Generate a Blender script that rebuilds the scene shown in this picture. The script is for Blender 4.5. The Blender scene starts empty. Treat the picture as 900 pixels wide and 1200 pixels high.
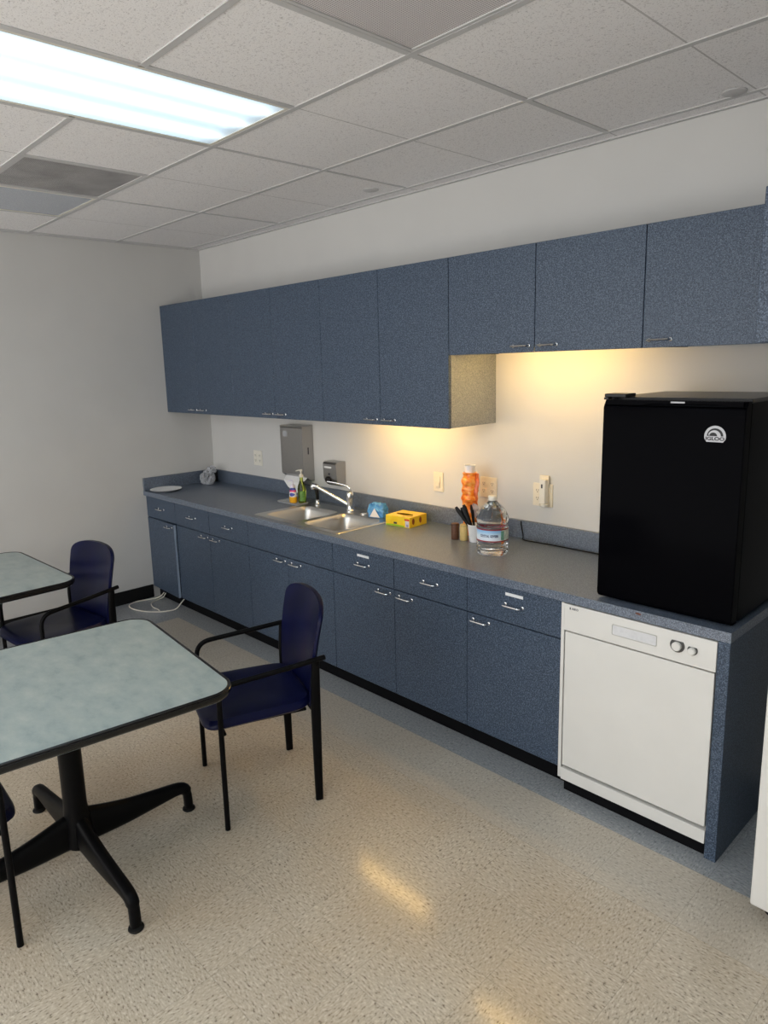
import bpy, bmesh, math, random
from mathutils import Vector, Matrix
random.seed(7)
C = bpy.context.scene.collection
PI = math.pi
def lin(r, g, b):
    f = lambda c: (c/12.92 if c <= .04045 else ((c+.055)/1.055)**2.4)
    return (f(r/255), f(g/255), f(b/255), 1)

# ------------------------------------------------------------------ materials
class NT:
    def __init__(s, name):
        s.m = bpy.data.materials.new(name); s.m.use_nodes = True
        s.t = s.m.node_tree; s.b = s.t.nodes['Principled BSDF']; s.out = s.t.nodes['Material Output']
        s._co = None
    def n(s, typ, **kw):
        x = s.t.nodes.new(typ)
        for k, v in kw.items(): setattr(x, k, v)
        return x
    def l(s, a, b): s.t.links.new(a, b)
    def co(s):
        if not s._co: s._co = s.n('ShaderNodeTexCoord').outputs['Object']
        return s._co
    def noise(s, scale, detail=2, rough=.5, vec=None, stretch=None):
        x = s.n('ShaderNodeTexNoise'); x.inputs['Scale'].default_value = scale
        x.inputs['Detail'].default_value = detail; x.inputs['Roughness'].default_value = rough
        v = vec or s.co()
        if stretch:
            mp = s.n('ShaderNodeMapping'); mp.inputs['Scale'].default_value = stretch; s.l(v, mp.inputs['Vector']); v = mp.outputs['Vector']
        s.l(v, x.inputs['Vector']); return x.outputs['Fac']
    def ramp(s, fac, stops, interp='LINEAR'):
        r = s.n('ShaderNodeValToRGB'); r.color_ramp.interpolation = interp
        e = r.color_ramp.elements
        while len(e) < len(stops): e.new(.5)
        for q, (p, c) in zip(e, stops): q.position = p; q.color = c
        s.l(fac, r.inputs['Fac']); return r.outputs['Color']
    def mix(s, fac, a, b, mode='MIX'):
        x = s.n('ShaderNodeMix', data_type='RGBA', blend_type=mode)
        for sock, v in ((x.inputs[0], fac), (x.inputs[6], a), (x.inputs[7], b)):
            if hasattr(v, 'node'): s.l(v, sock)
            else: sock.default_value = v
        return x.outputs[2]
    def math(s, op, a, b=0.0, c=0.0):
        x = s.n('ShaderNodeMath', operation=op)
        for i, v in enumerate((a, b, c)):
            if hasattr(v, 'node'): s.l(v, x.inputs[i])
            else: x.inputs[i].default_value = v
        return x.outputs[0]
    def xyz(s):
        x = s.n('ShaderNodeSeparateXYZ'); s.l(s.co(), x.inputs[0]); return x.outputs
    def bump(s, h, strength=.2, dist=.001):
        b = s.n('ShaderNodeBump'); b.inputs['Strength'].default_value = strength; b.inputs['Distance'].default_value = dist
        s.l(h, b.inputs['Height']); s.l(b.outputs['Normal'], s.b.inputs['Normal'])
    def set(s, **kw):
        for k, v in kw.items():
            k = {'color': 'Base Color', 'rough': 'Roughness', 'metal': 'Metallic', 'spec': 'Specular IOR Level',
                 'trans': 'Transmission Weight', 'ior': 'IOR', 'coat': 'Coat Weight', 'coat_rough': 'Coat Roughness',
                 'em': 'Emission Color', 'ems': 'Emission Strength', 'alpha': 'Alpha', 'sub': 'Subsurface Weight'}[k]
            if hasattr(v, 'node'): s.l(v, s.b.inputs[k])
            else: s.b.inputs[k].default_value = v
        return s

def simple(name, col, rough=.5, metal=0, spec=.5, vary=.06, scale=60, **kw):
    n = NT(name)
    f = n.noise(scale, 3)
    d = tuple(c*(1-vary) for c in col[:3])+(1,); u = tuple(min(1, c*(1+vary)) for c in col[:3])+(1,)
    n.set(color=n.ramp(f, [(.3, d), (.7, u)]), rough=rough, metal=metal, spec=spec, **kw)
    return n.m

def laminate(name, dark, mid, light, rough=.42, scale=330, spec=.4):
    n = NT(name)
    a = n.noise(scale, 1.5, .6)
    col = n.ramp(a, [(.34, dark), (.45, mid), (.56, mid), (.66, light)])
    b = n.noise(scale*.45, 1)
    col = n.mix(n.ramp(b, [(.45, (0, 0, 0, 1)), (.7, (.35, .35, .35, 1))]), col, light)
    n.set(color=col, rough=rough, spec=spec); n.bump(a, .05, .0004)
    return n.m

M = {}
M['lam'] = laminate('blue_laminate', lin(25, 35, 48), lin(50, 64, 83), lin(106, 121, 140), scale=290)
M['lam_top_lit'] = laminate('counter_laminate_lit', lin(38, 48, 61), lin(77, 88, 105), lin(146, 157, 172), rough=.32, spec=.9)  # same laminate as the doors, lightened to stand for lamp light on it
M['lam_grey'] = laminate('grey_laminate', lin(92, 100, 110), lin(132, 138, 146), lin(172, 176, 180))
M['chrome'] = simple('chrome', (.78, .79, .80, 1), .16, 1, vary=.02)
M['black'] = simple('black_satin_metal', (.0035, .0035, .004, 1), .40, spec=.08)
M['black_rubber'] = simple('black_rubber', (.007, .007, .007, 1), .6, spec=.2)
M['black_pl'] = simple('black_plastic', (.007, .007, .008, 1), .3, spec=.25)
M['bumper'] = simple('black_vinyl_bumper', (.005, .005, .006, 1), .2, spec=.38)
M['white_pl'] = simple('white_plastic', lin(226, 222, 210), .4, vary=.02)
M['ivory'] = simple('ivory_plastic', lin(226, 216, 194), .45, vary=.02)
M['white_en'] = simple('white_enamel', lin(222, 220, 215), .32, vary=.015, scale=8)
M['white_paper'] = simple('white_paper', lin(232, 232, 232), .8, vary=.02)
M['dark_kick'] = simple('black_toe_kick', (.004, .004, .005, 1), .55, spec=.08)
M['edge_pvc'] = simple('pale_edge_band', lin(150, 165, 185), .5)
M['label'] = simple('white_label_tape', lin(225, 226, 226), .5, vary=.02)
M['grey_mark'] = simple('dark_grey_plastic', lin(72, 72, 70), .45)
M['ink'] = simple('dark_ink', lin(45, 48, 58), .6)
M['silver'] = simple('silver_badge', lin(160, 160, 163), .35, .3)

def wall_mat(name, col):
    n = NT(name)
    a = n.noise(160, 3, .6); b = n.noise(3, 2)
    d = tuple(c*.965 for c in col[:3])+(1,)
    n.set(color=n.ramp(b, [(.3, d), (.7, col)]), rough=.7, spec=.25); n.bump(a, .25, .0015)
    return n.m
M['wall'] = wall_mat('painted_wall', lin(206, 205, 202))

def ceil_mat():
    n = NT('ceiling_tile')
    x, y, z = n.xyz()
    f = n.noise(190, 2.5, .7); g = n.noise(80, 2, .6)
    spots = n.ramp(f, [(.36, lin(140, 135, 135)), (.40, lin(240, 238, 238))])
    base = n.mix(.5, spots, n.ramp(g, [(.34, lin(206, 203, 204)), (.40, lin(242, 240, 240))]))
    # pressed score across the middle of each 4 ft tile
    m = n.math('ABSOLUTE', n.math('SUBTRACT', n.math('FRACT', n.math('DIVIDE', n.math('SUBTRACT', x, .0592), .6105)), .5))
    sc = n.math('GREATER_THAN', m, .4945)
    base = n.mix(n.math('MULTIPLY', sc, .45), base, lin(120, 114, 112))
    n.set(color=base, rough=.9, spec=.1); n.bump(f, .4, .002)
    return n.m
M['ceil'] = ceil_mat()
M['tbar'] = simple('ceiling_grid_paint', lin(196, 195, 195), .55, vary=.02)

def floor_mat():
    n = NT('vinyl_composition_tile')
    x, y, z = n.xyz()
    T = .305
    tx = n.math('DIVIDE', n.math('SUBTRACT', x, .615-2*T), T); ty = n.math('DIVIDE', n.math('SUBTRACT', -.775 if False else y, -.765), T)
    fx, fy = n.math('FLOOR', tx), n.math('FLOOR', ty)
    par = n.math('ABSOLUTE', n.math('MODULO', n.math('ADD', fx, fy), 2.0))
    cv = n.n('ShaderNodeCombineXYZ'); n.l(fx, cv.inputs[0]); n.l(fy, cv.inputs[1])
    wn = n.n('ShaderNodeTexWhiteNoise'); n.l(cv.outputs[0], wn.inputs['Vector'])
    a1 = n.noise(150, 2.2, .65, stretch=(1, .40, 1)); a2 = n.noise(150, 2.2, .65, stretch=(.40, 1, 1))
    mm = n.n('ShaderNodeMix', data_type='FLOAT'); n.l(par, mm.inputs[0]); n.l(a1, mm.inputs[2]); n.l(a2, mm.inputs[3])
    chips = mm.outputs[0]
    beige = n.ramp(chips, [(.33, lin(112, 100, 88)), (.40, lin(184, 173, 155)), (.55, lin(197, 186, 168)), (.70, lin(220, 212, 198))])
    grey = n.ramp(chips, [(.30, lin(100, 104, 108)), (.42, lin(146, 150, 153)), (.58, lin(156, 159, 162)), (.72, lin(186, 188, 190))])
    big = n.noise(2.2, 2)
    beige = n.mix(n.ramp(big, [(.35, (.0, 0, 0, 1)), (.7, (.30, .30, .30, 1))]), beige, lin(170, 146, 114))
    row = n.math('MAXIMUM', n.math('GREATER_THAN', y, -1.07), n.math('LESS_THAN', x, .92))
    beige = n.mix(n.math('MULTIPLY', row, .26), beige, lin(186, 184, 178))
    isg = n.math('MAXIMUM', n.math('GREATER_THAN', y, -.765), n.math('LESS_THAN', x, .615))
    col = n.mix(isg, beige, grey)
    v = n.math('ADD', n.math('MULTIPLY', wn.outputs['Value'], .05), .975)
    vc = n.n('ShaderNodeCombineColor'); [n.l(v, vc.inputs[i]) for i in range(3)]
    col = n.mix(1.0, col, vc.outputs[0], 'MULTIPLY')
    ex = n.math('ABSOLUTE', n.math('SUBTRACT', n.math('FRACT', tx), .5)); ey = n.math('ABSOLUTE', n.math('SUBTRACT', n.math('FRACT', ty), .5))
    seam = n.math('GREATER_THAN', n.math('MAXIMUM', ex, ey), .4972)
    col = n.mix(n.math('MULTIPLY', seam, .32), col, lin(70, 66, 60))
    n.set(color=col, rough=.36, spec=.35, coat=.45, coat_rough=.13); n.bump(n.noise(6, 2), .12, .003)
    return n.m
M['floor'] = floor_mat()

def steel(name, col, rough=.28):
    n = NT(name)
    f = n.noise(90, 2, .5, stretch=(1, 14, 14))
    n.set(color=n.ramp(f, [(.3, tuple(c*.88 for c in col[:3])+(1,)), (.7, col)]), metal=1, rough=rough)
    return n.m
M['steel'] = steel('brushed_stainless', (.60, .585, .56, 1))
M['steel_dk'] = steel('dispenser_stainless', (.46, .45, .44, 1), .36)

def vinyl():
    n = NT('navy_vinyl')
    f = n.noise(420, 2)
    n.set(color=n.ramp(n.noise(5, 2), [(.3, lin(6, 10, 40)), (.7, lin(9, 14, 54))]), rough=.30, spec=.15); n.bump(f, .12, .0004)
    return n.m
M['vinyl'] = vinyl()

def table_mat():
    n = NT('mottled_grey_green_laminate')
    f = n.noise(9, 5, .62, stretch=(1, 1.7, 1)); g = n.noise(120, 2)
    c = n.ramp(f, [(.25, lin(134, 148, 149)), (.45, lin(154, 167, 166)), (.6, lin(164, 175, 172)), (.78, lin(180, 187, 182))])
    c = n.mix(n.math('MULTIPLY', g, .12), c, lin(90, 110, 118))
    n.set(color=c, rough=.33, spec=.45); return n.m
M['table'] = table_mat()

def perf_mat(name, metal_col, hole_col, pitch, stain=0):
    n = NT(name); x, y, z = n.xyz()
    px = n.math('SUBTRACT', n.math('FRACT', n.math('DIVIDE', x, pitch)), .5); py = n.math('SUBTRACT', n.math('FRACT', n.math('DIVIDE', y, pitch)), .5)
    d = n.math('SQRT', n.math('ADD', n.math('MULTIPLY', px, px), n.math('MULTIPLY', py, py)))
    c = n.mix(n.math('LESS_THAN', d, .33), metal_col, hole_col)
    if stain:
        c = n.mix(n.ramp(n.noise(5, 3), [(.4, (0, 0, 0, 1)), (.7, (stain,)*3+(1,))]), c, lin(104, 100, 98))
    n.set(color=c, rough=.5, spec=.3); return n.m
M['perf'] = perf_mat('perforated_white_metal', lin(222, 218, 218), lin(150, 145, 147), .0075)
M['perf_dk'] = perf_mat('perforated_dusty_metal', lin(186, 184, 184), lin(104, 104, 106), .0075, .5)

def lens_mat(name, strength, lit=True):
    n = NT(name); x, y, z = n.xyz()
    g = n.noise(260, 1)
    if lit:
        # three tubes shining through the diffuser, along its length
        d = None
        for c0 in (-.17, .02, .19):
            q = n.math('DIVIDE', n.math('SUBTRACT', x, c0), .05)
            e = n.math('POWER', 2.718, n.math('MULTIPLY', n.math('MULTIPLY', q, q), -1.0))
            d = e if d is None else n.math('ADD', d, e)
        yy = n.math('ABSOLUTE', y)
        fall = n.n('ShaderNodeMapRange'); fall.interpolation_type = 'SMOOTHSTEP'
        n.l(yy, fall.inputs[0]); fall.inputs[1].default_value = .50; fall.inputs[2].default_value = .60; fall.inputs[3].default_value = 1; fall.inputs[4].default_value = .35
        s = n.math('MULTIPLY', n.math('ADD', n.math('MULTIPLY', d, .62), .38), fall.outputs[0])
        n.set(color=(.8, .86, .9, 1), em=n.ramp(d, [(.0, (.55, .80, 1, 1)), (1, (.80, .94, 1, 1))]), ems=n.math('MULTIPLY', s, strength), rough=.4)
    else:
        n.set(color=n.ramp(g, [(.4, lin(172, 178, 190)), (.6, lin(194, 199, 208))]), rough=.25)
    n.bump(g, .2, .001); return n.m
M['lens_on'] = lens_mat('lit_diffuser', 1.9)
M['lens_fill'] = lens_mat('added_fill_diffuser', 7.5)  # brighter lens for the unseen fixtures added to light the room
M['lens_off'] = lens_mat('unlit_diffuser', 0, False)

def tube_mat(name, col, s):
    n = NT(name); n.set(color=(1, .9, .7, 1), em=col, ems=s); return n.m
M['warm'] = tube_mat('warm_fluorescent_tube', (1, .62, .18, 1), 108)

def clear(name, tint, rough=.05, ior=1.33, bump=0):
    n = NT(name)
    n.set(color=n.ramp(n.noise(30), [(.3, tint), (.7, tuple(min(1, c*1.02) for c in tint[:3])+(1,))]), trans=1.0, rough=rough, ior=ior)
    if bump: n.bump(n.noise(60, 3), bump, .004)
    return n.m
M['water'] = clear('clear_bottle_water', (.97, .99, .995, 1), .03, 1.33, .35)
M['green_soap'] = clear('green_soap_liquid', (.62, .72, .10, 1), .08, 1.35)
def film(name, col, alpha):
    n = NT(name); f = n.noise(40, 4, .7)
    n.set(color=n.ramp(f, [(.3, tuple(c*.7 for c in col[:3])+(1,)), (.7, col)]), rough=.2, spec=.6, alpha=alpha); n.bump(f, .8, .006); return n.m
M['film'] = film('crinkled_clear_film', lin(215, 218, 224), .48)
M['film_orange'] = film('orange_film', lin(250, 120, 60), .75)

def zbands(name, bands, rough=.4):
    """colours of a printed bottle by height (object z): [(z_upto_fraction, colour)]"""
    n = NT(name); x, y, z = n.xyz()
    n.set(color=n.ramp(n.math('DIVIDE', z, .2), bands, 'CONSTANT'), rough=rough); return n.m

# ------------------------------------------------------------------ geometry
class MB:
    def __init__(s): s.bm = bmesh.new()
    def _bev(s, geom_verts, w, seg=2):
        if w > 0:
            es = set()
            for vv in geom_verts: es.update(vv.link_edges)
            bmesh.ops.bevel(s.bm, geom=list(es), offset=w, segments=seg, profile=.7, affect='EDGES')
    def box(s, x0, x1, y0, y1, z0, z1, bev=0, seg=2, rot=None):
        r = bmesh.ops.create_cube(s.bm, size=1)['verts']
        c = Vector(((x0+x1)/2, (y0+y1)/2, (z0+z1)/2)); sz = (x1-x0, y1-y0, z1-z0)
        for v in r:
            p = Vector((v.co.x*sz[0], v.co.y*sz[1], v.co.z*sz[2]))
            if rot is not None: p = rot @ p
            v.co = p + c
        s._bev(r, bev, seg); return s
    def ring(s, rings, closed=True, cap=True):
        """loft through rings of equal vertex count"""
        vs = [[s.bm.verts.new(p) for p in r] for r in rings]
        n = len(vs[0])
        for a, b in zip(vs, vs[1:]):
            for i in range(n if closed else n-1):
                j = (i+1) % n
                s.bm.faces.new((a[i], a[j], b[j], b[i]))
        if cap and closed:
            s.bm.faces.new(vs[0][::-1]); s.bm.faces.new(vs[-1])
        return s
    def lathe(s, prof, c=(0, 0, 0), n=32, sx=1, sy=1, cap=True):
        return s.ring([[(c[0]+r*sx*math.cos(2*PI*i/n), c[1]+r*sy*math.sin(2*PI*i/n), c[2]+z) for i in range(n)] for r, z in prof], cap=cap)
    def loft(s, pts, secs, n=14, sq=2.0):
        """sweep a superellipse section (half width, half height) along pts; width stays horizontal"""
        pts = [Vector(p) for p in pts]; rings = []; up = Vector((0, 0, 1)); side_prev = None
        for i, p in enumerate(pts):
            t = (pts[min(i+1, len(pts)-1)]-pts[max(i-1, 0)]).normalized()
            if side_prev is None:
                side = t.cross(up) if abs(t.z) < .95 else t.cross(Vector((0, 1, 0)) if abs(t.y) < .9 else Vector((1, 0, 0)))
            else: side = side_prev - t*side_prev.dot(t)
            side.normalize(); side_prev = side; nn = side.cross(t).normalized()
            w, h = secs[i] if isinstance(secs, list) else secs
            rg = []
            for k in range(n):
                a = 2*PI*k/n; ca, sa = math.cos(a), math.sin(a)
                rg.append(p + side*w*math.copysign(abs(ca)**(2/sq), ca) + nn*h*math.copysign(abs(sa)**(2/sq), sa))
            rings.append(rg)
        return s.ring(rings)
    def tube(s, pts, r, n=10): return s.loft(pts, (r, r), n)
    def prism(s, outline, fmap, d0, d1):
        """extrude 2-D outline; fmap(u, v, d) -> xyz"""
        a = [s.bm.verts.new(fmap(u, v, d0)) for u, v in outline]; b = [s.bm.verts.new(fmap(u, v, d1)) for u, v in outline]
        n = len(outline)
        s.bm.faces.new(a[::-1]); s.bm.faces.new(b)
        for i in range(n): s.bm.faces.new((a[i], a[(i+1) % n], b[(i+1) % n], b[i]))
        return s
    def build(s, name, mat, parent=None, smooth=False, world=True):
        bmesh.ops.recalc_face_normals(s.bm, faces=s.bm.faces[:])
        me = bpy.data.meshes.new(name)
        if parent is not None and world:
            off = Vector((0, 0, 0)); q = parent
            while q: off += q.location; q = q.parent
            bmesh.ops.translate(s.bm, verts=s.bm.verts[:], vec=-off)
        s.bm.to_mesh(me); s.bm.free()
        me.materials.append(mat)
        if smooth:
            me.polygons.foreach_set('use_smooth', [True]*len(me.polygons))
            try: me.set_sharp_from_angle(angle=math.radians(40))
            except Exception: pass
        o = bpy.data.objects.new(name, me); C.objects.link(o)
        if parent is not None: o.parent = parent
        return o

def recenter(o, loc):
    """move a mesh object's origin to loc (its base) without moving it"""
    loc = Vector(loc); o.data.transform(Matrix.Translation(-loc)); o.location = loc; return o
def tag(o, label, cat, group=None):
    o['label'] = label; o['category'] = cat
    if group: o['group'] = group
    return o
def thing(name, label, cat, loc=(0, 0, 0), rz=0, group=None):
    o = bpy.data.objects.new(name, None); C.objects.link(o); o.empty_display_size = .1
    o.location = loc; o.rotation_euler = (0, 0, rz); return tag(o, label, cat, group)
def struct(o): o['kind'] = 'structure'; return o
def copy_tree(o, parent=None):
    c = o.copy(); C.objects.link(c)
    if parent is not None: c.parent = parent
    for ch in [q for q in o.children]: copy_tree(ch, c)
    return c
def bez(p0, p1, p2, n=8):
    p0, p1, p2 = Vector(p0), Vector(p1), Vector(p2)
    return [(1-t)**2*p0+2*t*(1-t)*p1+t*t*p2 for t in [i/n for i in range(n+1)]]
def spline(pts, n=8):
    P = [Vector(p) for p in pts]; P = [2*P[0]-P[1]]+P+[2*P[-1]-P[-2]]; out = []
    for i in range(1, len(P)-2):
        a, b, c, d = P[i-1:i+3]
        for k in range(n):
            t = k/n
            out.append(.5*((2*b)+(c-a)*t+(2*a-5*b+4*c-d)*t*t+(3*b-a-3*c+d)*t**3))
    out.append(P[-2]); return out
def rrect(x0, x1, y0, y1, r, n=8):
    out = []
    for cx, cy, a0 in ((x1-r, y1-r, 0), (x0+r, y1-r, 90), (x0+r, y0+r, 180), (x1-r, y0+r, 270)):
        for k in range(n+1):
            a = math.radians(a0+90*k/n); out.append((cx+r*math.cos(a), cy+r*math.sin(a)))
    return out
def text_mesh(txt, size):
    """flat lettering as (verts, faces) in the xy plane, centred"""
    cu = bpy.data.curves.new('lettering', 'FONT'); cu.body = txt; cu.size = size; cu.align_x = 'CENTER'; cu.align_y = 'CENTER'
    cu.extrude = 0; cu.offset = size*.035
    o = bpy.data.objects.new('lettering', cu); C.objects.link(o)
    dg = bpy.context.evaluated_depsgraph_get(); dg.update()
    me = bpy.data.meshes.new_from_object(o.evaluated_get(dg))
    vs = [tuple(v.co) for v in me.vertices]; fs = [tuple(p.vertices) for p in me.polygons]
    bpy.data.objects.remove(o); bpy.data.curves.remove(cu); bpy.data.meshes.remove(me)
    return vs, fs
def lettering(name, txt, size, fmap, mat, parent, sx=1):
    vs, fs = text_mesh(txt, size); m = MB()
    bv = [m.bm.verts.new(fmap(x*sx, y)) for x, y, z in vs]
    for f in fs:
        try: m.bm.faces.new([bv[i] for i in f])
        except ValueError: pass
    return m.build(name, mat, parent)

# ------------------------------------------------------------------ measurements
H = 2.854; F = -.674; CT = .914
XR, YF = 5.60, -5.6
W = .5077; UY = -.399; ZT, ZB, ZS = 2.388, 1.5385, 1.9126
G0, G = .0592, .6105; Y2, Y3, Y4 = -.7257, -1.3676, -1.9887
rows = [0, -.115, Y2, Y3, Y4, -2.605, -3.215, -3.825, -4.435, -5.045, YF]

# ------------------------------------------------------------------ setting
m = MB(); m.box(-.12, XR+.12, YF-.12, .12, -.1, 0); struct(m.build('floor', M['floor']))
m = MB(); m.box(-.12, XR+.12, .0, .12, .0005, H+.1); struct(m.build('wall_back', M['wall']))
m = MB(); m.box(XR, XR+.12, YF, -.0005, .0005, H+.1); struct(m.build('unseen_wall_right', M['wall']))  # unseen wall, set this close to block background light from the right
m = MB(); m.box(-.12, 0, YF, -.0005, .0005, H+.1); struct(m.build('wall_left', M['wall']))
gx = [G0+G*k for k in range(0, 10) if G0+G*k < XR-.02]
holes = [(4, 5, Y3, -2.605), (1, 2, Y3, -2.605), (2, 3, Y3, Y4), (6, 7, Y3, Y4), (7, 8, Y4, -3.215), (4, 5, -3.825, -5.045), (8, 9, -3.825, -5.045)]
xsn = [0.0005]+gx+[XR-.0005]
ceil = MB(); grid = MB()
for j in range(len(rows)-1):
    ya, yb = rows[j+1], rows[j]
    for i in range(len(xsn)-1):
        xa, xb = xsn[i], xsn[i+1]
        if any(G0+G*h[0]-.01 < xa and xb < G0+G*h[1]+.01 and ya > h[3]-.01 and yb < h[2]+.01 for h in holes): continue
        ceil.box(xa, xb, ya, yb, H, H+.02)
ceil.box(.0005, XR-.0005, YF+.0005, -.0005, H+.14, H+.16)
struct(ceil.build('ceiling', M['ceil']))
def inhole(x, y):
    return any(G0+G*h[0]+.02 < x < G0+G*h[1]-.02 and h[3]+.02 < y < h[2]-.02 for h in holes)
for k, y in enumerate(rows[1:-1]):
    w = .0125
    for i in range(len(xsn)-1):
        if not inhole((xsn[i]+xsn[i+1])/2, y): grid.box(xsn[i], xsn[i+1], y-w, y+w, H-.004, H+.001)
for i, x in enumerate(gx):
    w = .0125 if i % 2 == 0 and i in (6, 0) else (.008 if i % 2 == 0 else .0)
    for j in range(1, len(rows)-1):
        ya, yb = rows[j+1], rows[j]; ww = w
        near = any(abs(x-(G0+G*q)) < .01 and ya < h[2]-.01 and yb > h[3]+.01 for h in holes for q in h[:2])
        if near: ww = .0125
        if ww and not inhole(x, (ya+yb)/2): grid.box(x-ww, x+ww, ya+.0126, yb-.0126, H-.0035, H+.001)
grid.box(.001, XR-.001, -.024, -.001, H-.006, H+.001)
grid.box(.001, .024, YF+.001, -.025, H-.006, H+.001)
struct(grid.build('trim_1', M['tbar']))
m = MB(); m.box(.001, .010, YF+.01, -.66, .001, .112, .003); struct(m.build('baseboard_left', M['black_rubber']))

# ceiling fixtures
def fixture(i0, ya, yb, lens, label, group=None):
    x0, x1 = G0+G*i0+.0135, G0+G*(i0+1)-.0135; y0, y1 = yb+.0135, ya-.0135
    t = thing('ceiling_light', label, 'ceiling light', ((x0+x1)/2, (y0+y1)/2, H), 0, group)
    m = MB()
    for a in ((x0, x0+.016, y0, y1), (x1-.016, x1, y0, y1), (x0+.016, x1-.016, y0, y0+.016), (x0+.016, x1-.016, y1-.016, y1)): m.box(*a, H-.003, H+.03)
    m.box(x0, x1, y0, y1, H+.03, H+.034)
    m.build('frame', M['white_pl'], t)
    m = MB(); m.box(x0+.0165, x1-.0165, y0+.0165, y1-.0165, H-.001, H+.004); m.build('diffuser', lens, t)
    return t
fixture(4, Y3, -2.605, M['lens_on'], 'lit fluorescent ceiling light glowing bluish white above the tables')
fixture(1, Y3, -2.605, M['lens_off'], 'unlit grey ceiling light beside the dusty vent near the left wall')
fixture(7, Y4, -3.215, M['lens_fill'], 'unseen ceiling light in front of the dishwasher, added to light the room')  # out-of-frame fixture added to brighten the room from above
fixture(4, -3.825, -5.045, M['lens_fill'], 'unseen ceiling light behind the camera towards the left, added to light the room')  # unseen fixture put in as extra room light, left rear
fixture(8, -3.825, -5.045, M['lens_fill'], 'unseen ceiling light behind the camera towards the right, added to light the room')  # unseen fixture put in as extra room light, right rear
def vent(i0, mat, label):
    x0, x1 = G0+G*i0+.0135, G0+G*(i0+1)-.0135; y0, y1 = Y4+.0135, Y3-.0135
    t = thing('ceiling_vent', label, 'vent', ((x0+x1)/2, (y0+y1)/2, H))
    m = MB()
    for a in ((x0, x0+.012, y0, y1), (x1-.012, x1, y0, y1), (x0+.012, x1-.012, y0, y0+.012), (x0+.012, x1-.012, y1-.012, y1)): m.box(*a, H-.003, H+.02)
    m.build('frame', M['tbar'], t)
    m = MB(); m.box(x0+.0125, x1-.0125, y0+.0125, y1-.0125, H+.001, H+.004); m.build('perforated_panel', mat, t)
vent(6, M['perf'], 'clean perforated white ceiling vent at the top of the picture')
vent(2, M['perf_dk'], 'dusty grey perforated ceiling vent between lit and unlit ceiling lights')
for x, y, lab in ((2.35, -.25, 'small round white cover plate on ceiling above the tall wall cabinets'), (4.27, -.17, 'small round white cover plate on ceiling at the right above short cabinets')):
    m = MB(); m.lathe([(.045, 0), (.045, -.003), (.040, -.006), (.001, -.0065)], (x, y, H-.0005), 28)
    o = tag(m.build('sprinkler_cover', M['tbar'], smooth=True), lab, 'ceiling cover'); recenter(o, (x, y, H))

# ------------------------------------------------------------------ handles
def handle(x, y, z, parent, w=.092):
    """chrome wire pull standing off a front that lies in plane y"""
    h = w/2; d = .030; r = .0045
    m = MB()
    pts = [(x-h, y+.001, z)]+bez((x-h, y-d+.012, z), (x-h, y-d, z), (x-h+.012, y-d, z), 5)+bez((x+h-.012, y-d, z), (x+h, y-d, z), (x+h, y-d+.012, z), 5)+[(x+h, y+.001, z)]
    m.loft(pts, (r*1.25, r), 8)
    for s in (-1, 1):
        m.ring([[(x+s*h+q*math.cos(2*PI*i/12), yy, z+q*math.sin(2*PI*i/12)) for i in range(12)] for q, yy in ((.008, y-.0002), (.008, y-.003), (.0055, y-.005))])
    return m.build('handle', M['chrome'], parent, smooth=True)

# ------------------------------------------------------------------ wall cabinets
GAP = .0015
def carcass(x0, x1, y0, y1, z0, z1, zin0, mat, parent, top=True):
    m = MB(); t = .016
    m.box(x0, x0+t, y0, y1, z0, z1); m.box(x1-t, x1, y0, y1, z0, z1)
    m.box(x0+t, x1-t, y0, y1, zin0, zin0+t)
    if top: m.box(x0+t, x1-t, y0, y1, z1-t, z1)
    m.box(x0+t, x1-t, y1-.008, y1, zin0+t, z1-(t if top else 0))
    return m.build('body', mat, parent)
def wall_cabinet(x0, n, zb, label, group, hand, body='lam', wd=None):
    w = wd or W
    x1 = x0+n*w
    t = thing('wall_cabinet', label, 'cabinet', ((x0+x1)/2, -.002, zb), 0, group)
    carcass(x0+.0005, x1-.0005, UY+.0195, -.002, zb+.002, ZT-.001, zb+.035, M[body], t)
    for k in range(n):
        a, b = x0+k*w, x0+(k+1)*w
        m = MB(); m.box(a+GAP, b-GAP, UY, UY+.018, zb, ZT, .0015, 1)
        d = m.build('door', M['lam'], t)
        hx = (b-.072) if hand[k] == 'r' else (a+.072)
        handle(hx, UY, zb+.03, d, .085)
    return t
grpU = 'blue wall cabinets above the counter'
wall_cabinet(.001, 2, ZB, 'tall blue two-door wall cabinet against the left wall', grpU, 'rl')
wall_cabinet(2*W, 2, ZB, 'tall blue two-door wall cabinet above the paper towel dispenser', grpU, 'rl')
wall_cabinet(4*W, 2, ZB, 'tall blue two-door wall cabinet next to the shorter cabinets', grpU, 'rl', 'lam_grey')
wall_cabinet(6*W+.0005, 2, ZS, 'short blue two-door wall cabinet above the water bottle', grpU, 'rl')
wall_cabinet(8*W+.0005, 1, ZS, 'short blue single-door wall cabinet above the black fridge', grpU, 'l')
# the grey speckled end face of the tall run
t = thing('over_refrigerator_cabinet', 'deeper blue-grey cabinet at the right edge, over the white refrigerator', 'cabinet', (5.06, -.002, ZS))
carcass(4.577, 5.56, -.660, -.002, ZS, ZT, ZS+.002, M['lam'], t)
for a, b, hx in ((4.5765, 5.067, 5.0), (5.069, 5.56, 5.14)):
    m = MB(); m.box(a, b, -.680, -.661, ZS, ZT, .0015, 1); d = m.build('door', M['lam'], t); handle(hx, -.680, ZS+.03, d)
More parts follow.
